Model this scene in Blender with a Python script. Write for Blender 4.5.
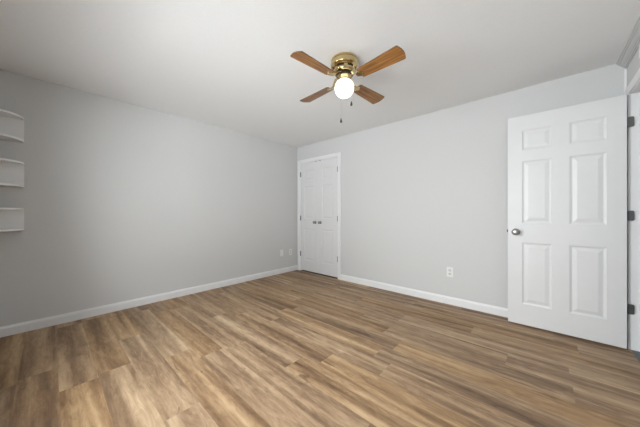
import bpy, bmesh, math, random
from mathutils import Vector, Matrix

for o in list(bpy.data.objects):
    bpy.data.objects.remove(o)
C = bpy.context.scene.collection
SC = bpy.context.scene
PI = math.pi
R = math.radians

# ------------------------------------------------------------------ camera, world, lights, exposure
H = 2.355            # ceiling height
X = 4.042             # right wall (with the doorway)
YR = -3.60           # rear wall (behind the camera, with the window)
cam_d = bpy.data.cameras.new('camera')
cam = bpy.data.objects.new('camera', cam_d)
C.objects.link(cam)
cam.location = (3.5323, -3.2339, 1.0857)
cam.rotation_euler = (R(90), 0, R(42.249))
cam_d.sensor_width = 36.0
cam_d.lens = 246.7 / 640 * 36.0
cam_d.clip_start = 0.02
SC.camera = cam

w = bpy.data.worlds.new('world')
SC.world = w
w.use_nodes = True
bgn = w.node_tree.nodes['Background']
bgn.inputs['Color'].default_value = (0.80, 0.90, 1.0, 1)
bgn.inputs['Strength'].default_value = 0.03

# the bedroom window behind the camera (window opening in wall_rear): soft daylight from the
# sky, plus unseen fill lights added outside it to brighten ceiling and walls
WX0, WX1, WZ0, WZ1 = 1.20, 3.20, 0.60, 1.90
def area(name, loc, target, sx, sy, energy, color):
    ld = bpy.data.lights.new(name, 'AREA')
    ld.shape = 'RECTANGLE'; ld.size = sx; ld.size_y = sy; ld.energy = energy; ld.color = color
    lo = bpy.data.objects.new(name, ld); C.objects.link(lo)
    lo.location = loc
    lo.rotation_euler = (Vector(target) - Vector(loc)).to_track_quat('-Z', 'Y').to_euler()
    return lo
DAY = (0.94, 0.972, 1.0)
area('yard_fill', (2.1, YR - 5.0, -0.5), (2.0, 0, 2.0), 9.0, 4.0, 790, DAY)  # unseen up-light added to brighten the ceiling through the window
area('side_yard_fill', (5.0, YR - 2.5, -0.3), (0.5, -1.0, 2.0), 3.0, 3.0, 270, DAY)  # unseen side up-light added to lift the left wall
area('window_daylight', (2.1, YR - 0.9, 1.9), (2.3, -1.2, 0.9), 2.6, 1.6, 190, DAY)
area('east_fill', (4.5, YR - 1.5, 1.5), (0.5, -1.2, 1.1), 2.0, 1.6, 45, DAY)  # extra unseen fill added through the window for the left wall
area('west_fill', (0.8, YR - 1.2, 1.7), (3.5, -0.5, 1.0), 1.6, 1.6, 150, DAY)  # extra unseen fill added, aimed at the right side and back wall
area('hallway_fill', (4.6, -1.0, 2.2), (3.0, -1.2, 0.9), 0.5, 0.5, 3, DAY)  # unseen weak fill added in the hallway, no fixture there

SC.view_settings.view_transform = 'Standard'
SC.view_settings.look = 'None'
SC.view_settings.gamma = 1
SC.view_settings.use_curve_mapping = False
SC.view_settings.exposure = 0.06

# ------------------------------------------------------------------ materials
def new_mat(name):
    m = bpy.data.materials.new(name)
    m.use_nodes = True
    nt = m.node_tree
    return m, nt, nt.nodes['Principled BSDF']

def plain(name, col, rough=0.5, metal=0.0, noise=0.03, scale=30, bump=0.0, spec=0.5):
    m, nt, b = new_mat(name)
    b.inputs['Roughness'].default_value = rough
    b.inputs['Metallic'].default_value = metal
    b.inputs['Specular IOR Level'].default_value = spec
    tc = nt.nodes.new('ShaderNodeTexCoord')
    n = nt.nodes.new('ShaderNodeTexNoise')
    n.inputs['Scale'].default_value = scale
    n.inputs['Detail'].default_value = 3
    nt.links.new(tc.outputs['Object'], n.inputs['Vector'])
    r = nt.nodes.new('ShaderNodeValToRGB')
    a = [max(0, c * (1 - noise)) for c in col]
    c2 = [min(1, c * (1 + noise)) for c in col]
    r.color_ramp.elements[0].position = 0.3
    r.color_ramp.elements[1].position = 0.7
    r.color_ramp.elements[0].color = (*a, 1)
    r.color_ramp.elements[1].color = (*c2, 1)
    nt.links.new(n.outputs['Fac'], r.inputs['Fac'])
    nt.links.new(r.outputs['Color'], b.inputs['Base Color'])
    if bump:
        bp = nt.nodes.new('ShaderNodeBump')
        bp.inputs['Strength'].default_value = bump
        bp.inputs['Distance'].default_value = 0.002
        nt.links.new(n.outputs['Fac'], bp.inputs['Height'])
        nt.links.new(bp.outputs['Normal'], b.inputs['Normal'])
    return m

M = {}
M['wall'] = plain('wall_paint_grey', (0.65, 0.65, 0.645), 0.75, noise=0.012, scale=60, bump=0.06, spec=0.25)
M['ceil'] = plain('ceiling_paint', (0.86, 0.86, 0.86), 0.85, noise=0.012, scale=80, bump=0.08, spec=0.2)
M['trim'] = plain('trim_paint_white', (0.82, 0.82, 0.82), 0.38, noise=0.008, scale=12)
M['crown'] = plain('crown_moulding_grey', (0.56, 0.56, 0.56), 0.45, noise=0.01, scale=12)  # darker grey than the other trim
M['door'] = plain('door_paint_white', (0.745, 0.745, 0.747), 0.40, noise=0.008, scale=10)
M['shelf'] = plain('shelf_paint_white', (0.84, 0.84, 0.835), 0.5, noise=0.015, scale=14)
M['plate'] = plain('white_plastic', (0.82, 0.82, 0.81), 0.35, noise=0.01)
M['slot'] = plain('outlet_slot_dark', (0.10, 0.10, 0.10), 0.6)
M['recept'] = plain('outlet_face_plastic', (0.66, 0.66, 0.65), 0.4, noise=0.01)
M['hinge'] = plain('dark_nickel', (0.17, 0.17, 0.17), 0.42, metal=0.85, noise=0.08)
M['knob'] = plain('satin_nickel', (0.27, 0.265, 0.26), 0.30, metal=1.0, noise=0.05)
M['nickel'] = plain('brushed_nickel', (0.46, 0.455, 0.45), 0.36, metal=1.0, noise=0.05)
M['brass'] = plain('polished_brass', (0.60, 0.47, 0.24), 0.17, metal=1.0, noise=0.06, scale=8)
M['brass_dark'] = plain('dark_motor_metal', (0.06, 0.04, 0.025), 0.5, metal=0.6, noise=0.1)
M['chain'] = plain('chain_metal', (0.42, 0.40, 0.36), 0.35, metal=0.9)
M['pull'] = plain('dark_pull_wood', (0.035, 0.03, 0.028), 0.4, noise=0.1)
M['hallfloor'] = plain('grey_hall_floor', (0.155, 0.165, 0.175), 0.7, noise=0.12, scale=40)
M['dark'] = plain('closet_dark', (0.10, 0.09, 0.08), 0.9)  # shade behind the closet doors put into the colour; also on the slab

def glass_mat():
    m, nt, b = new_mat('window_glass')
    nt.nodes.remove(b)
    out = nt.nodes['Material Output']
    t = nt.nodes.new('ShaderNodeBsdfTransparent'); t.inputs['Color'].default_value = (0.96, 0.97, 0.97, 1)
    g = nt.nodes.new('ShaderNodeBsdfGlossy'); g.inputs['Roughness'].default_value = 0.02
    mx = nt.nodes.new('ShaderNodeMixShader')
    mx.inputs['Fac'].default_value = 0.06
    nt.links.new(t.outputs[0], mx.inputs[1]); nt.links.new(g.outputs[0], mx.inputs[2])
    nt.links.new(mx.outputs[0], out.inputs['Surface'])
    return m
M['glass'] = glass_mat()

def globe_mat():
    m, nt, b = new_mat('opal_glass_lit')
    b.inputs['Base Color'].default_value = (0.9, 0.9, 0.88, 1)
    b.inputs['Roughness'].default_value = 0.25
    b.inputs['Emission Color'].default_value = (0.97, 0.985, 1.0, 1)
    b.inputs['Emission Strength'].default_value = 1.6
    return m
M['globe'] = globe_mat()

def ramp(nt, stops):
    r = nt.nodes.new('ShaderNodeValToRGB')
    e = r.color_ramp.elements
    while len(e) < len(stops):
        e.new(0.5)
    for i, (p, c) in enumerate(stops):
        e[i].position = p
        e[i].color = (*c, 1)
    return r

def srgb(r, g, b):
    f = lambda c: (c / 255 / 12.92) if c / 255 <= 0.04045 else ((c / 255 + 0.055) / 1.055) ** 2.4
    return (f(r), f(g), f(b))

def floor_mat():
    m, nt, b = new_mat('wood_plank_floor')
    L = nt.links.new
    uv = nt.nodes.new('ShaderNodeUVMap'); uv.uv_map = 'plank'
    at = nt.nodes.new('ShaderNodeVertexColor'); at.layer_name = 'tone'
    sp = nt.nodes.new('ShaderNodeSeparateColor'); L(at.outputs['Color'], sp.inputs['Color'])
    def math_(op, a, bb):
        x = nt.nodes.new('ShaderNodeMath'); x.operation = op
        for i, v in enumerate((a, bb)):
            if isinstance(v, (int, float)):
                x.inputs[i].default_value = v
            else:
                L(v, x.inputs[i])
        return x.outputs[0]
    def noise(sx, sy, scale, detail, rough, dist):
        mp = nt.nodes.new('ShaderNodeMapping'); mp.inputs['Scale'].default_value = (sx, sy, 1)
        L(uv.outputs['UV'], mp.inputs['Vector'])
        n = nt.nodes.new('ShaderNodeTexNoise'); n.inputs['Scale'].default_value = scale
        n.inputs['Detail'].default_value = detail; n.inputs['Roughness'].default_value = rough
        n.inputs['Distortion'].default_value = dist
        L(mp.outputs['Vector'], n.inputs['Vector'])
        return n.outputs['Fac']
    n1 = noise(0.65, 11.5, 1.0, 3, 0.5, 0.3)        # broad light and dark bands along the board
    n2 = noise(6.0, 130.0, 1.0, 5, 0.6, 0.0)         # fine grain
    n3 = noise(2.6, 13.0, 1.6, 7, 0.70, 1.6)         # mottled figure
    n4 = noise(9.0, 26.0, 1.0, 4, 0.7, 0.6)          # sawn, speckled patches
    s = math_('MULTIPLY', n1, 1.15)
    s = math_('ADD', s, math_('MULTIPLY', n2, 0.20))
    s = math_('ADD', s, math_('MULTIPLY', n3, 0.55))
    s = math_('ADD', s, math_('MULTIPLY', n4, 0.22))
    s = math_('ADD', s, math_('MULTIPLY', sp.outputs[0], 0.07))
    s = math_('SUBTRACT', s, 0.605)
    r = ramp(nt, [(0.18, srgb(98, 75, 54)), (0.36, srgb(131, 104, 78)), (0.50, srgb(157, 129, 99)),
                  (0.64, srgb(180, 152, 119)), (0.84, srgb(204, 178, 145))])
    L(s, r.inputs['Fac'])
    # small dark knots and cracks
    kn = noise(4.0, 12.0, 1.3, 2, 0.5, 0.8)
    kr = ramp(nt, [(0.70, (0, 0, 0)), (0.76, (1, 1, 1))])
    L(kn, kr.inputs['Fac'])
    mx = nt.nodes.new('ShaderNodeMix'); mx.data_type = 'RGBA'
    L(math_('MULTIPLY', kr.outputs['Color'], 0.55), mx.inputs['Factor'])
    L(r.outputs['Color'], mx.inputs[6]); mx.inputs[7].default_value = (*srgb(92, 70, 50), 1)
    # a little hue variation between boards (greyer / warmer)
    hs = nt.nodes.new('ShaderNodeHueSaturation')
    L(mx.outputs[2], hs.inputs['Color'])
    L(math_('ADD', math_('MULTIPLY', sp.outputs[1], 0.14), 0.96), hs.inputs['Saturation'])
    L(hs.outputs['Color'], b.inputs['Base Color'])
    rr = math_('ADD', math_('MULTIPLY', n2, 0.18), 0.42)
    L(rr, b.inputs['Roughness'])
    b.inputs['Specular IOR Level'].default_value = 0.35
    bp = nt.nodes.new('ShaderNodeBump'); bp.inputs['Strength'].default_value = 0.12
    bp.inputs['Distance'].default_value = 0.001
    L(n2, bp.inputs['Height']); L(bp.outputs['Normal'], b.inputs['Normal'])
    return m
M['floor'] = floor_mat()

def oak_mat():
    m, nt, b = new_mat('oak_blade_veneer')
    L = nt.links.new
    tc = nt.nodes.new('ShaderNodeTexCoord')
    mp = nt.nodes.new('ShaderNodeMapping'); mp.inputs['Scale'].default_value = (4.0, 55.0, 55.0)
    L(tc.outputs['Object'], mp.inputs['Vector'])
    n = nt.nodes.new('ShaderNodeTexNoise'); n.inputs['Scale'].default_value = 1.0
    n.inputs['Detail'].default_value = 4; n.inputs['Distortion'].default_value = 0.6
    L(mp.outputs['Vector'], n.inputs['Vector'])
    r = ramp(nt, [(0.30, srgb(104, 66, 28)), (0.50, srgb(148, 99, 48)), (0.70, srgb(186, 134, 72))])
    L(n.outputs['Fac'], r.inputs['Fac']); L(r.outputs['Color'], b.inputs['Base Color'])
    b.inputs['Roughness'].default_value = 0.38
    return m
M['oak'] = oak_mat()
M['edge'] = plain('blade_edge_band', (0.10, 0.06, 0.03), 0.5)

# ------------------------------------------------------------------ mesh helpers
def obj(name, bm, mat, parent=None, smooth=False, loc=None):
    bmesh.ops.recalc_face_normals(bm, faces=bm.faces[:])
    me = bpy.data.meshes.new(name)
    bm.to_mesh(me); bm.free()
    for mm in (mat if isinstance(mat, (list, tuple)) else [mat]):
        me.materials.append(mm)
    if smooth:
        for p in me.polygons:
            p.use_smooth = True
        try:
            me.set_sharp_from_angle(angle=R(38))
        except Exception:
            pass
    o = bpy.data.objects.new(name, me)
    C.objects.link(o)
    if parent:
        o.parent = parent
    if loc:
        o.location = loc
    return o

def tag(o, label=None, cat=None, group=None, kind=None):
    if label: o['label'] = label
    if cat: o['category'] = cat
    if group: o['group'] = group
    if kind: o['kind'] = kind
    return o

def empty(name, loc, rz=0.0):
    o = bpy.data.objects.new(name, None)
    C.objects.link(o)
    o.location = loc
    o.rotation_euler = (0, 0, rz)
    o.empty_display_size = 0.05
    return o

def struct(name, bm, mat, label=None, smooth=False):
    o = obj(name, bm, mat, smooth=smooth)
    return tag(o, label, None, None, 'structure')

def box(bm, x0, x1, y0, y1, z0, z1, bev=0.0, seg=2):
    t = bmesh.new()
    bmesh.ops.create_cube(t, size=1)
    bmesh.ops.scale(t, vec=(x1 - x0, y1 - y0, z1 - z0), verts=t.verts)
    bmesh.ops.translate(t, vec=((x0 + x1) / 2, (y0 + y1) / 2, (z0 + z1) / 2), verts=t.verts)
    if bev:
        bmesh.ops.bevel(t, geom=t.edges[:], offset=bev, segments=seg, affect='EDGES', profile=0.5)
    merge(bm, t)

def merge(bm, t, mtx=None):
    if mtx is not None:
        bmesh.ops.transform(t, matrix=mtx, verts=t.verts)
    vs = {v: bm.verts.new(v.co) for v in t.verts}
    for f in t.faces:
        try:
            nf = bm.faces.new([vs[v] for v in f.verts])
            nf.material_index = f.material_index
        except ValueError:
            pass
    t.free()

def lathe(bm, prof, seg=40, axis='Z', loc=(0, 0, 0), mtx=None):
    """prof: list of (r, h)."""
    t = bmesh.new()
    rings = []
    for r, h in prof:
        if r < 1e-6:
            rings.append([t.verts.new((0, 0, h))])
        else:
            rings.append([t.verts.new((r * math.cos(2 * PI * k / seg), r * math.sin(2 * PI * k / seg), h)) for k in range(seg)])
    for a, b in zip(rings, rings[1:]):
        for k in range(seg):
            k2 = (k + 1) % seg
            if len(a) == 1 and len(b) > 1:
                t.faces.new((a[0], b[k], b[k2]))
            elif len(b) == 1 and len(a) > 1:
                t.faces.new((a[k], a[k2], b[0]))
            elif len(a) > 1:
                t.faces.new((a[k], a[k2], b[k2], b[k]))
    if len(rings[0]) > 1:
        t.faces.new(rings[0])
    if len(rings[-1]) > 1:
        t.faces.new(rings[-1])
    m = Matrix.Translation(loc)
    if axis == 'Y-':      # h runs towards -Y
        m = m @ Matrix.Rotation(R(90), 4, 'X')
    elif axis == 'Y+':
        m = m @ Matrix.Rotation(R(-90), 4, 'X')
    if mtx is not None:
        m = mtx @ m
    merge(bm, t, m)

def sweep(bm, prof, a, b, up=Vector((0, 0, 1)), out=Vector((0, 0, 0))):
    """extrude a profile (o, u) [o along out, u along up] from a to b."""
    A = [bm.verts.new(Vector(a) + out * o + up * u) for o, u in prof]
    B = [bm.verts.new(Vector(b) + out * o + up * u) for o, u in prof]
    n = len(prof)
    for i in range(n):
        j = (i + 1) % n
        bm.faces.new((A[i], A[j], B[j], B[i]))
    bm.faces.new(A[::-1]); bm.faces.new(B)

def tube(bm, pts, rad, seg=6):
    pts = [Vector(p) for p in pts]
    rings = []
    for i, p in enumerate(pts):
        d = (pts[min(i + 1, len(pts) - 1)] - pts[max(i - 1, 0)]).normalized()
        q = d.to_track_quat('Z', 'Y').to_matrix()
        rings.append([bm.verts.new(p + q @ Vector((rad * math.cos(2 * PI * k / seg), rad * math.sin(2 * PI * k / seg), 0))) for k in range(seg)])
    for a, b in zip(rings, rings[1:]):
        for k in range(seg):
            bm.faces.new((a[k], a[(k + 1) % seg], b[(k + 1) % seg], b[k]))
    bm.faces.new(rings[0]); bm.faces.new(rings[-1])

# ------------------------------------------------------------------ setting: floor
PW, PL = 0.18, 1.22
def build_floor():
    rnd = random.Random(7)
    bm = bmesh.new()
    uvl = bm.loops.layers.uv.new('plank')
    col = bm.loops.layers.color.new('tone')
    y = -0.85
    while y < 0.0:
        y += PW
    rows = []
    top = y
    fixed = {(-0.85): 3.33 - PL}                # a joint read off the floor
    while top > YR - 0.001:
        y1 = min(top, 0.0); y0 = max(top - PW, YR)
        mid = top - PW
        off = rnd.random() * PL
        if abs(top + 0.85) < 0.02: off = 3.325 % PL
        elif abs(top + 0.67) < 0.02: off = 3.66 % PL
        elif abs(top + 1.39) < 0.02: off = 2.57 % PL
        elif abs(top + 1.75) < 0.02: off = 2.325 % PL
        elif abs(top + 2.29) < 0.02: off = 1.615 % PL
        elif abs(top + 3.01) < 0.02: off = 1.35 % PL
        x = off - PL
        while x < X + 0.02:
            xa, xb = max(x, 0.0), min(x + PL, X + 0.004)
            if xb - xa > 0.002 and y1 - y0 > 0.002:
                f = bm.faces.new([bm.verts.new(p) for p in ((xa, y0, 0), (xb, y0, 0), (xb, y1, 0), (xa, y1, 0))])
                ru, rv = rnd.random() * 40, rnd.random() * 40
                tone, hue = rnd.random(), rnd.random()
                for l in f.loops:
                    l[uvl].uv = (l.vert.co.x - x + ru, l.vert.co.y - top + rv)
                    l[col] = (tone, hue, 0, 1)
            x += PL
        top -= PW
    return bm
fb = build_floor()
o = struct('floor', fb, M['floor'], 'brown wood plank floor of the bedroom')
# slab under the boards keeps the floor solid
bm = bmesh.new(); box(bm, -0.12, X + 0.004, YR - 0.12, 0.75, -0.10, -0.001)
struct('floor_slab', bm, M['dark'])
bm = bmesh.new(); box(bm, X + 0.0041, 5.25, -2.2, 0.12, -0.10, 0.0)
struct('floor_hallway', bm, M['hallfloor'], 'grey hallway floor past the doorway')

# ------------------------------------------------------------------ setting: ceiling and walls
bm = bmesh.new(); box(bm, -0.12, X + 0.12, YR - 0.12, 0.75, H, H + 0.10)
struct('ceiling', bm, M['ceil'])

bm = bmesh.new(); box(bm, -0.12, 0, YR - 0.12, 0.12, -0.1, H)
struct('wall_left', bm, M['wall'])

CX0, CX1, CZ = 0.085, 1.0, 2.035        # closet opening in wall_back
bm = bmesh.new()
box(bm, 0, CX0, 0, 0.12, -0.1, H)
box(bm, CX1, X + 0.12, 0, 0.12, -0.1, H)
box(bm, CX0, CX1, 0, 0.12, CZ, H)
struct('wall_back', bm, M['wall'])
bm = bmesh.new()                        # shallow closet behind the double doors
box(bm, -0.12, 1.2, 0.70, 0.75, -0.001, H)
box(bm, -0.12, 0.0, 0.12, 0.70, -0.001, H)
box(bm, 1.15, 1.2, 0.12, 0.70, -0.001, H)
struct('wall_closet', bm, M['dark'])

DY0, DY1, DZ = -0.885, -0.105, 2.045     # doorway in wall_right
bm = bmesh.new()
box(bm, X, X + 0.12, DY1, 0.0, -0.1, H)
box(bm, X, X + 0.12, YR - 0.12, DY0, -0.1, H)
box(bm, X, X + 0.12, DY0, DY1, DZ, H)
struct('wall_right', bm, M['wall'])

bm = bmesh.new()
box(bm, 0, WX0, YR - 0.12, YR, -0.1, H)
box(bm, WX1, X, YR - 0.12, YR, -0.1, H)
box(bm, WX0, WX1, YR - 0.12, YR, -0.1, WZ0)
box(bm, WX0, WX1, YR - 0.12, YR, WZ1, H)
struct('wall_rear', bm, M['wall'])

bm = bmesh.new()                        # hallway past the doorway
box(bm, 5.2, 5.25, -2.2, 0.12, 0.0, H)
box(bm, X + 0.12, 5.25, 0.07, 0.12, 0.0, H)
box(bm, X + 0.12, 5.25, -2.25, -2.2, 0.0, H)
struct('wall_hallway', bm, M['wall'])
bm = bmesh.new(); box(bm, X + 0.12, 5.25, -2.25, 0.12, H, H + 0.10)
struct('ceiling_hallway', bm, M['ceil'])

# window behind the camera
bm = bmesh.new()
fw = 0.05
for (a, b_, c, d) in ((WX0, WX1, WZ0, WZ0 + fw), (WX0, WX1, WZ1 - fw, WZ1),
                      (WX0, WX0 + fw, WZ0 + fw, WZ1 - fw), (WX1 - fw, WX1, WZ0 + fw, WZ1 - fw),
                      (WX0 + fw, WX1 - fw, 1.38, 1.42)):
    box(bm, a, b_, YR - 0.09, YR - 0.04, c, d, 0.004, 1)
win = struct('window_1', bm, M['trim'], 'white sash window in the rear wall')
bm = bmesh.new(); box(bm, WX0 + fw, WX1 - fw, YR - 0.068, YR - 0.064, WZ0 + fw, 1.38)
box(bm, WX0 + fw, WX1 - fw, YR - 0.068, YR - 0.064, 1.42, WZ1 - fw)
obj('pane', bm, M['glass'], win)

# ------------------------------------------------------------------ trim
BB = [(0, 0), (0.014, 0), (0.014, 0.066), (0.012, 0.076), (0.007, 0.083), (0.006, 0.090), (0, 0.090)]
def baseboard(name, a, b, out):
    bm = bmesh.new(); sweep(bm, BB, a, b, out=Vector(out)); struct(name, bm, M['trim'])
CAS = [(0, 0), (0.010, 0), (0.013, 0.006), (0.016, 0.030), (0.018, 0.050), (0.014, 0.060), (0, 0.060)]
CW = 0.060
baseboard('baseboard_left', (0, YR, 0), (0, 0, 0), (1, 0, 0))
baseboard('baseboard_back', (CX1 + CW, 0, 0), (X, 0, 0), (0, -1, 0))
baseboard('baseboard_rear', (0.014, YR, 0), (X, YR, 0), (0, 1, 0))
baseboard('baseboard_right', (X, YR + 0.014, 0), (X, DY0 - CW, 0), (-1, 0, 0))

def casing_loop(bm, p0, p1, top, along, out, z0=0.0):
    """U-shaped casing; p0,p1 base points of the opening; mitred by overlap-free pieces."""
    a = Vector(along)
    # left leg, right leg: profile u grows away from the opening
    for base, sgn in ((Vector(p0), -1), (Vector(p1), 1)):
        prof = CAS
        A = [bm.verts.new(base + Vector((0, 0, z0)) + out * o_ + a * sgn * u) for o_, u in prof]
        B = [bm.verts.new(base + Vector((0, 0, top + u)) + out * o_ + a * sgn * u) for o_, u in prof]
        n = len(prof)
        for i in range(n):
            bm.faces.new((A[i], A[(i + 1) % n], B[(i + 1) % n], B[i]))
        bm.faces.new(A); bm.faces.new(B)
    A = [bm.verts.new(Vector(p0) + Vector((0, 0, top + u)) + out * o_ - a * u) for o_, u in CAS]
    B = [bm.verts.new(Vector(p1) + Vector((0, 0, top + u)) + out * o_ + a * u) for o_, u in CAS]
    n = len(CAS)
    for i in range(n):
        bm.faces.new((A[i], A[(i + 1) % n], B[(i + 1) % n], B[i]))
    bm.faces.new(A); bm.faces.new(B)

bm = bmesh.new()
casing_loop(bm, (CX0, 0, 0), (CX1, 0, 0), CZ, (1, 0, 0), Vector((0, -1, 0)))
# jamb liner with stop
box(bm, CX0, CX0 + 0.008, 0.0, 0.12, 0, CZ)
box(bm, CX1 - 0.008, CX1, 0.0, 0.12, 0, CZ)
box(bm, CX0, CX1, 0.0, 0.12, CZ - 0.008, CZ)
struct('trim_1', bm, M['trim'], 'white casing around the closet double doors')

bm = bmesh.new()
casing_loop(bm, (X, DY0, 0), (X, DY1, 0), DZ, (0, 1, 0), Vector((-1, 0, 0)))
JT = 0.006
box(bm, X, X + 0.13, DY1 - JT, DY1, 0, DZ)
box(bm, X, X + 0.13, DY0, DY0 + JT, 0, DZ)
box(bm, X, X + 0.13, DY0 + JT, DY1 - JT, DZ - JT, DZ)
# door stop beads
box(bm, X + 0.045, X + 0.085, DY1 - JT - 0.011, DY1 - JT, 0, DZ - JT, 0.002, 1)
box(bm, X + 0.045, X + 0.085, DY0 + JT, DY0 + JT + 0.011, 0, DZ - JT, 0.002, 1)
struct('trim_2', bm, M['trim'], 'white jamb and casing of the open doorway')

# crown moulding along the right wall
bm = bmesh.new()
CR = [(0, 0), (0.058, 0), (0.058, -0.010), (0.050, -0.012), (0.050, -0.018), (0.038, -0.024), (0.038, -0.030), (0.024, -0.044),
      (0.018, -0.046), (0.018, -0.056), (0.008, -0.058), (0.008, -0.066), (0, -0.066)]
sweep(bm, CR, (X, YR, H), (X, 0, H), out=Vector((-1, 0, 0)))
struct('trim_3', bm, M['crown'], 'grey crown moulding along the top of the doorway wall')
# narrow corner strip
bm = bmesh.new(); box(bm, X - 0.014, X, -0.006, 0, 0.090, H - 0.064, 0.002, 1)
struct('trim_4', bm, M['trim'], 'narrow vertical trim strip in the corner above the open door')

# ------------------------------------------------------------------ panel doors
ROWS = [(0.212, 0.805), (0.990, 1.590), (1.695, 1.887)]     # panel bottoms and tops above the floor
def door_leaf(width, thick, z0, z1, cols):
    """slab in local x 0..width, y -thick..0 (front at -thick), raised panels on both faces."""
    bm = bmesh.new()
    xs = sorted({0.0, width, *[c for p in cols for c in p]})
    zs = sorted({z0, z1, *[c for p in ROWS for c in p]})
    nx, nz = len(xs), len(zs)
    panels = []
    grid = {}
    for s, yy in ((0, -thick), (1, 0.0)):
        for i, x in enumerate(xs):
            for j, z in enumerate(zs):
                grid[s, i, j] = bm.verts.new((x, yy, z))
        for i in range(nx - 1):
            for j in range(nz - 1):
                q = [grid[s, i, j], grid[s, i + 1, j], grid[s, i + 1, j + 1], grid[s, i, j + 1]]
                if s == 1:
                    q = q[::-1]
                f = bm.faces.new(q)
                if any(abs(xs[i] - c[0]) < 1e-6 for c in cols) and any(abs(zs[j] - r_[0]) < 1e-6 for r_ in ROWS):
                    panels.append(f)
    for i in range(nx - 1):
        for j in (0, nz - 1):
            bm.faces.new((grid[0, i, j], grid[0, i + 1, j], grid[1, i + 1, j], grid[1, i, j]))
    for j in range(nz - 1):
        for i in (0, nx - 1):
            bm.faces.new((grid[0, i, j], grid[0, i, j + 1], grid[1, i, j + 1], grid[1, i, j]))
    bmesh.ops.recalc_face_normals(bm, faces=bm.faces[:])
    for th, dp in ((0.007, -0.005), (0.008, -0.0025), (0.006, 0.0), (0.022, 0.005), (0.004, 0.001)):
        bmesh.ops.inset_individual(bm, faces=panels, thickness=th, depth=dp, use_even_offset=True)
    return bm

def knob_mesh(mtx):
    """door knob on a rose, axis towards local -Y, base at origin."""
    b1 = bmesh.new()
    lathe(b1, [(0.0, 0.0), (0.031, 0.0), (0.031, 0.003), (0.027, 0.007), (0.016, 0.010), (0.011, 0.013), (0.010, 0.030),
               (0.014, 0.034), (0.022, 0.039), (0.0265, 0.046), (0.0275, 0.052), (0.025, 0.059), (0.018, 0.064),
               (0.010, 0.0665), (0.0, 0.067)], 32, 'Y-', mtx=mtx)
    return b1

def hinge_mesh(leaf_w, hgt, thick=0.0025):
    bm = bmesh.new()
    # leaf in local x 0..leaf_w, at y -thick..0, rounded outer corners
    t = bmesh.new(); r = 0.010
    pts = [(0, -hgt / 2), (leaf_w - r, -hgt / 2)]
    for k in range(1, 6): pts.append((leaf_w - r + r * math.sin(k * PI / 12), -hgt / 2 + r - r * math.cos(k * PI / 12)))
    pts.append((leaf_w, -hgt / 2 + r)); pts.append((leaf_w, hgt / 2 - r))
    for k in range(1, 6): pts.append((leaf_w - r + r * math.cos(k * PI / 12), hgt / 2 - r + r * math.sin(k * PI / 12)))
    pts.append((leaf_w - r, hgt / 2)); pts.append((0, hgt / 2))
    a = [t.verts.new((x, -thick, z)) for x, z in pts]; b = [t.verts.new((x, 0, z)) for x, z in pts]
    n = len(pts)
    t.faces.new(a); t.faces.new(b[::-1])
    for i in range(n): t.faces.new((a[i], b[i], b[(i + 1) % n], a[(i + 1) % n]))
    merge(bm, t)
    return bm

# --- closet double doors: closed in wall_back
DTH = 0.035
def closet_leaf(name, xa, xb, label, hinge_side):
    wd = xb - xa
    bm = door_leaf(wd, DTH, 0.020, 2.024, [(0.095, wd - 0.095)])
    d = obj(name, bm, M['door'], loc=(xa, DTH + 0.004, 0))
    tag(d, label, None, None, 'structure')
    kx = wd - 0.060 if hinge_side < 0 else 0.060
    obj('door_knob', knob_mesh(Matrix.Translation((kx, -DTH, 0.926)) @ Matrix.Scale(0.86, 4)), M['knob'], d, True)
    for z in (0.325, 1.00, 1.825):
        hb = bmesh.new()
        hx = -0.001 if hinge_side < 0 else wd + 0.001
        lathe(hb, [(0.0, -0.048), (0.004, -0.047), (0.0065, -0.044), (0.0065, 0.044), (0.004, 0.047), (0, 0.048)], 12,
              loc=(hx, -DTH - 0.007, z))
        box(hb, hx - 0.012, hx + 0.012, -DTH - 0.0025, -DTH + 0.001, z - 0.044, z + 0.044)
        obj('hinge', hb, M['hinge'], d, True)
    cb = bmesh.new()
    ccx = wd - 0.045 if hinge_side < 0 else 0.045
    box(cb, ccx - 0.022, ccx + 0.022, -DTH - 0.003, -DTH + 0.012, 2.020, 2.0262, 0.001, 1)
    obj('ball_catch', cb, M['hinge'], d)
    return d
mid = (CX0 + CX1) / 2
closet_leaf('door_1', CX0 + 0.010, mid - 0.0015, 'left white panel leaf of the closet double doors, hinged beside the room corner', -1)
closet_leaf('door_2', mid + 0.0015, CX1 - 0.010, 'right white panel leaf of the closet double doors, hinged away from the corner', 1)

# --- open bedroom door, swung flat-ish against the back wall
HX, HYF = X - 0.006, -0.1455           # hinge edge, front face
d3 = door_leaf(0.7525, DTH, 0.013, 2.030, [(0.108, 0.320), (0.432, 0.648)])
D3 = obj('door_3', d3, M['door'], loc=(3.2660, -0.113, 0))
D3.rotation_euler = (0, 0, R(-0.35))
tag(D3, 'open white six-panel door with nickel knob, swung back by the doorway', None, None, 'structure')
obj('door_knob', knob_mesh(Matrix.Translation((0.062, -DTH, 0.906)) @ Matrix.Scale(1.08, 4)), M['nickel'], D3, True)
kb = bmesh.new()
lathe(kb, [(0.0, 0.0), (0.031, 0.0), (0.031, 0.003), (0.027, 0.007), (0.011, 0.013), (0.010, 0.028), (0.022, 0.036),
           (0.0275, 0.048), (0.025, 0.055), (0.010, 0.0625), (0.0, 0.063)], 32, 'Y+', loc=(0.062, 0, 0.912))
obj('door_knob', kb, M['knob'], D3, True)
lb = bmesh.new()
box(lb, -0.002, 0.0005, -0.030, -0.005, 0.884, 0.940, 0.0005, 1)
box(lb, -0.011, -0.001, -0.024, -0.011, 0.900, 0.924, 0.002, 1)
obj('latch', lb, M['slot'], D3)
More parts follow.
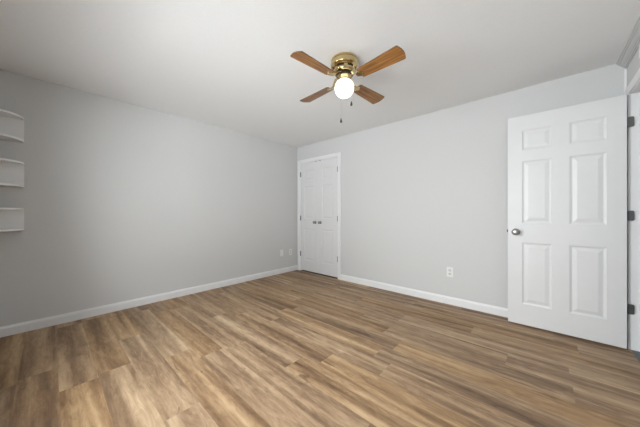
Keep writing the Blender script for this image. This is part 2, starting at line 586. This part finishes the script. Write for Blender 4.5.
for z in (0.325, 1.069, 1.815):
    hb = hinge_mesh(0.034, 0.080)
    bmesh.ops.translate(hb, vec=(0.7600, -0.0045, z), verts=hb.verts)
    lathe(hb, [(0.0, -0.040), (0.0055, -0.039), (0.0055, 0.039), (0.0, 0.040)], 12, loc=(0.7580, 0.0005, z))
    obj('hinge', hb, M['hinge'], D3, True)

# ------------------------------------------------------------------ wall plates
def wall_plate(name, loc, rz, label, cat, duplex, group=None):
    """plate facing local -Y."""
    e = empty(name, loc, rz); tag(e, label, cat, group)
    bm = bmesh.new(); box(bm, -0.036, 0.036, -0.006, 0, -0.058, 0.058, 0.0035, 3)
    obj('cover_plate', bm, M['plate'], e)
    if duplex:
        for zz in (-0.0205, 0.0205):
            bm = bmesh.new()
            t = bmesh.new()
            n = 28; pts = []
            for k in range(n):
                a = 2 * PI * k / n
                pts.append((0.0175 * math.cos(a), max(-0.0125, min(0.0125, 0.0175 * math.sin(a))) + zz))
            A = [t.verts.new((x, -0.0085, z)) for x, z in pts]; B = [t.verts.new((x, -0.005, z)) for x, z in pts]
            t.faces.new(A); t.faces.new(B[::-1])
            for i in range(n): t.faces.new((A[i], B[i], B[(i + 1) % n], A[(i + 1) % n]))
            merge(bm, t)
            rc = obj('receptacle', bm, M['recept'], e)
            bm = bmesh.new()
            box(bm, -0.0075, -0.0050, -0.0088, -0.0080, zz - 0.002, zz + 0.007)
            box(bm, 0.0050, 0.0075, -0.0088, -0.0080, zz - 0.002, zz + 0.006)
            lathe(bm, [(0.0, 0.0), (0.0026, 0.0), (0.0026, 0.0008), (0, 0.0008)], 12, 'Y-', loc=(0, -0.0080, zz - 0.007))
            obj('slot', bm, M['slot'], rc)
        bm = bmesh.new(); lathe(bm, [(0, 0), (0.003, 0), (0.002, 0.0012), (0, 0.0014)], 12, 'Y-', loc=(0, -0.006, 0))
        obj('screw', bm, M['recept'], e, True)
    else:
        for zz in (-0.042, 0.042):
            bm = bmesh.new(); lathe(bm, [(0, 0), (0.003, 0), (0.002, 0.0012), (0, 0.0014)], 12, 'Y-', loc=(0, -0.006, zz))
            obj('screw', bm, M['recept'], e, True)
    return e
wall_plate('wall_outlet', (2.698, 0, 0.385), 0, 'white duplex outlet on the back wall between closet and open door', 'outlet', True)
wall_plate('wall_outlet', (0, -0.172, 0.362), R(90), 'white outlet on the left wall, nearest the room corner', 'outlet', True)
wall_plate('blank_wall_plate', (0, -0.385, 0.368), R(90), 'white wall plate on the left wall, farther from the corner than its outlet', 'wall plate', False)

# white plate high on the doorway wall, cut by the picture edge
e = empty('wall_cover', (X, -0.455, 2.235), R(-90))
tag(e, 'small white cover on the wall above the doorway, cut off by the right edge', 'wall cover')
bm = bmesh.new(); box(bm, -0.05, 0.05, -0.010, 0, -0.048, 0.048, 0.003, 2)
obj('cover_plate', bm, M['plate'], e)

# ------------------------------------------------------------------ corner shelves
def corner_shelf(z_bot, z_top, label):
    """quarter-round corner shelf in the corner of the left and rear walls."""
    rad, th = 0.217, 0.016
    e = empty('corner_shelf', (0.0, YR, z_bot)); tag(e, label, 'shelf', 'white corner shelves')
    hh = z_top - z_bot
    def board(zb):
        bm = bmesh.new(); n = 28
        pts = [(0.001, 0.001)] + [(rad * math.cos(PI / 2 * k / n) + 0.001, rad * math.sin(PI / 2 * k / n) + 0.001) for k in range(n + 1)]
        A = [bm.verts.new((x, y, zb)) for x, y in pts]; B = [bm.verts.new((x, y, zb + th)) for x, y in pts]
        m_ = len(pts)
        bm.faces.new(A[::-1]); bm.faces.new(B)
        for i in range(m_): bm.faces.new((A[i], A[(i + 1) % m_], B[(i + 1) % m_], B[i]))
        return bm
    obj('bottom_board', board(0), M['shelf'], e)
    obj('top_board', board(hh - th), M['shelf'], e)
    bm = bmesh.new(); box(bm, 0.001, 0.009, 0.010, rad - 0.001, th, hh - th); obj('back_panel', bm, M['shelf'], e)
    bm = bmesh.new(); box(bm, 0.001, rad - 0.001, 0.001, 0.009, th, hh - th); obj('back_panel', bm, M['shelf'], e)
corner_shelf(1.735, 1.955, 'topmost of the three white rounded corner shelves on the left wall')
corner_shelf(1.325, 1.548, 'middle one of the three white rounded corner shelves on the left wall')
corner_shelf(0.935, 1.135, 'lowest of the three white rounded corner shelves on the left wall')

# ------------------------------------------------------------------ ceiling fan
FX, FY = 2.309, -1.587
fan = empty('ceiling_fan', (FX, FY, H))
tag(fan, 'brass ceiling fan with four oak blades and a lit white globe', 'ceiling fan')
bm = bmesh.new()
lathe(bm, [(0, 0), (0.103, 0), (0.108, -0.003), (0.109, -0.016), (0.105, -0.019), (0.105, -0.025), (0.112, -0.030), (0.113, -0.056),
           (0.110, -0.062), (0.098, -0.069), (0.089, -0.074)], 64)
hs = obj('motor_housing', bm, M['brass'], fan, True)
bm = bmesh.new()
lathe(bm, [(0, -0.070), (0.083, -0.070), (0.083, -0.090), (0, -0.090)], 48)
obj('vent_band', bm, M['brass_dark'], fan, True)
bm = bmesh.new()
for k in range(6):                    # brass bridges between the vent slots
    a = 2 * PI * k / 6 + 0.25
    t = bmesh.new(); box(t, 0.074, 0.0875, -0.014, 0.014, -0.091, -0.070)
    merge(bm, t, Matrix.Rotation(a, 4, 'Z'))
lathe(bm, [(0, -0.088), (0.087, -0.088), (0.090, -0.091), (0.089, -0.106), (0.083, -0.113), (0.070, -0.116), (0, -0.116)], 64)
obj('lower_housing', bm, M['brass'], fan, True)
bm = bmesh.new()
lathe(bm, [(0, -0.115), (0.068, -0.115), (0.068, -0.134), (0, -0.134)], 48)
obj('flywheel', bm, M['brass_dark'], fan, True)
bm = bmesh.new()
lathe(bm, [(0, -0.133), (0.052, -0.133), (0.060, -0.137), (0.058, -0.144), (0.046, -0.152), (0.040, -0.157), (0.040, -0.166), (0.045, -0.169), (0.045, -0.174), (0, -0.174)], 48)
obj('light_fitter', bm, M['brass'], fan, True)
GR = 0.079
bm = bmesh.new()
a0 = math.asin(0.042 / GR)
GC = -0.167 - GR * math.cos(a0)
prof = []
for k in range(0, 33):
    a = a0 + (PI - a0) * k / 32
    prof.append((max(GR * math.sin(a), 0.0), GC + GR * math.cos(a)))
prof[-1] = (0.0, GC - GR)
lathe(bm, prof, 48)
obj('globe', bm, M['globe'], fan, True)

def blade_mesh():
    bm = bmesh.new()
    r0, r1 = 0.158, 0.521
    w0, w1 = 0.050, 0.066
    out = []
    # outline from root to tip, slightly rounded ends
    def rc(cx, cy, sx, sy, r, a0_):
        return [(cx + r * math.cos(a0_ + k * PI / 10), cy + r * math.sin(a0_ + k * PI / 10)) for k in range(6)]
    out += rc(r0 + 0.016, -w0 + 0.016, 1, 1, 0.016, PI)
    out += rc(r1 - 0.022, -w1 + 0.014, 1, 1, 0.014, 3 * PI / 2)
    for k in range(1, 8):               # bowed tip
        s = -1 + 2 * k / 8
        out.append((r1 - 0.008 + 0.012 * (1 - s * s), s * (w1 - 0.014)))
    out += rc(r1 - 0.022, w1 - 0.014, 1, 1, 0.014, 0)
    out += rc(r0 + 0.016, w0 - 0.016, 1, 1, 0.016, PI / 2)
    A = [bm.verts.new((x, y, -0.003)) for x, y in out]; B = [bm.verts.new((x, y, 0.003)) for x, y in out]
    n = len(out)
    bm.faces.new(A[::-1]); bm.faces.new(B)
    for i in range(n):
        f = bm.faces.new((A[i], A[(i + 1) % n], B[(i + 1) % n], B[i])); f.material_index = 1
    return bm
def iron_mesh(pitch):
    """brass blade iron: arm from the flywheel, then a three-lobed plate under the blade root (local to the blade)."""
    bm = bmesh.new()
    # arm: leaves the flywheel rim above the blade and steps down to the plate
    arm = [(0.055, 0.048, 0.016), (0.085, 0.047, 0.015), (0.105, 0.030, 0.012), (0.122, 0.006, 0.012), (0.140, -0.003, 0.013), (0.160, -0.003, 0.016)]
    prev = None
    for ax, az, aw in arm:
        ring = [bm.verts.new((ax, -aw, az)), bm.verts.new((ax, aw, az)), bm.verts.new((ax, aw, az - 0.005)), bm.verts.new((ax, -aw, az - 0.005))]
        if prev:
            for i in range(4):
                bm.faces.new((prev[i], prev[(i + 1) % 4], ring[(i + 1) % 4], ring[i]))
        else:
            bm.faces.new(ring)
        prev = ring
    bm.faces.new(prev)
    t = bmesh.new()
    pts = [(0.13, -0.012), (0.148, -0.022), (0.164, -0.031), (0.177, -0.028), (0.181, -0.016), (0.192, -0.010), (0.198, 0.0),
           (0.192, 0.010), (0.181, 0.016), (0.177, 0.028), (0.164, 0.031), (0.148, 0.022), (0.13, 0.012)]
    A = [t.verts.new((x, y, -0.0075)) for x, y in pts]; B = [t.verts.new((x, y, -0.0031)) for x, y in pts]
    n = len(pts)
    t.faces.new(A[::-1]); t.faces.new(B)
    for i in range(n): t.faces.new((A[i], A[(i + 1) % n], B[(i + 1) % n], B[i]))
    merge(bm, t)
    for (x, y) in ((0.167, -0.021), (0.167, 0.021), (0.186, 0.0)):
        lathe(bm, [(0, 0), (0.005, 0), (0.0035, -0.0025), (0, -0.003)], 10, loc=(x, y, -0.0075))
    return bm
PITCH = R(-12)
BZ = -0.174
b0 = obj('blade', blade_mesh(), [M['oak'], M['edge']], fan)
i0 = obj('blade_iron', iron_mesh(PITCH), M['brass'], b0)
for k in range(4):
    if k == 0:
        bl = b0
    else:
        bl = b0.copy(); C.objects.link(bl); bl.parent = fan
        ii = i0.copy(); C.objects.link(ii); ii.parent = bl
    bl.matrix_local = Matrix.Translation((0, 0, BZ)) @ Matrix.Rotation(R(-4.2 + 90 * k), 4, 'Z') @ Matrix.Rotation(PITCH, 4, 'X')

# pull chains (right / forward directions seen from the photographer's corner)
fwd = Vector((-math.sin(R(42.249)), math.cos(R(42.249)), 0)); rgt = Vector((math.cos(R(42.249)), math.sin(R(42.249)), 0))
def chain(side, depth, z_end):
    top = rgt * side * 0.55 + fwd * depth * 0.50 + Vector((0, 0, -0.142))
    p1 = rgt * side + fwd * depth + Vector((0, 0, -0.170))
    p2 = rgt * side + fwd * depth + Vector((0, 0, z_end + 0.02 - H))
    mid_ = (top + p1) / 2 + Vector((0, 0, 0.006))
    bm = bmesh.new(); tube(bm, [top, mid_, p1 + Vector((0, 0, 0.004)), p1 + Vector((0, 0, -0.01)), p2], 0.0011)
    c = obj('pull_chain', bm, M['chain'], fan)
    bm = bmesh.new()
    lathe(bm, [(0, 0.022), (0.003, 0.021), (0.0045, 0.014), (0.0085, 0.002), (0.0095, -0.008), (0.007, -0.015), (0, -0.018)], 20, loc=p2 - Vector((0, 0, 0.018)))
    obj('pull_knob', bm, M['pull'], c, True)
chain(0.046, -0.088, 1.952)
chain(-0.020, 0.092, 1.885)
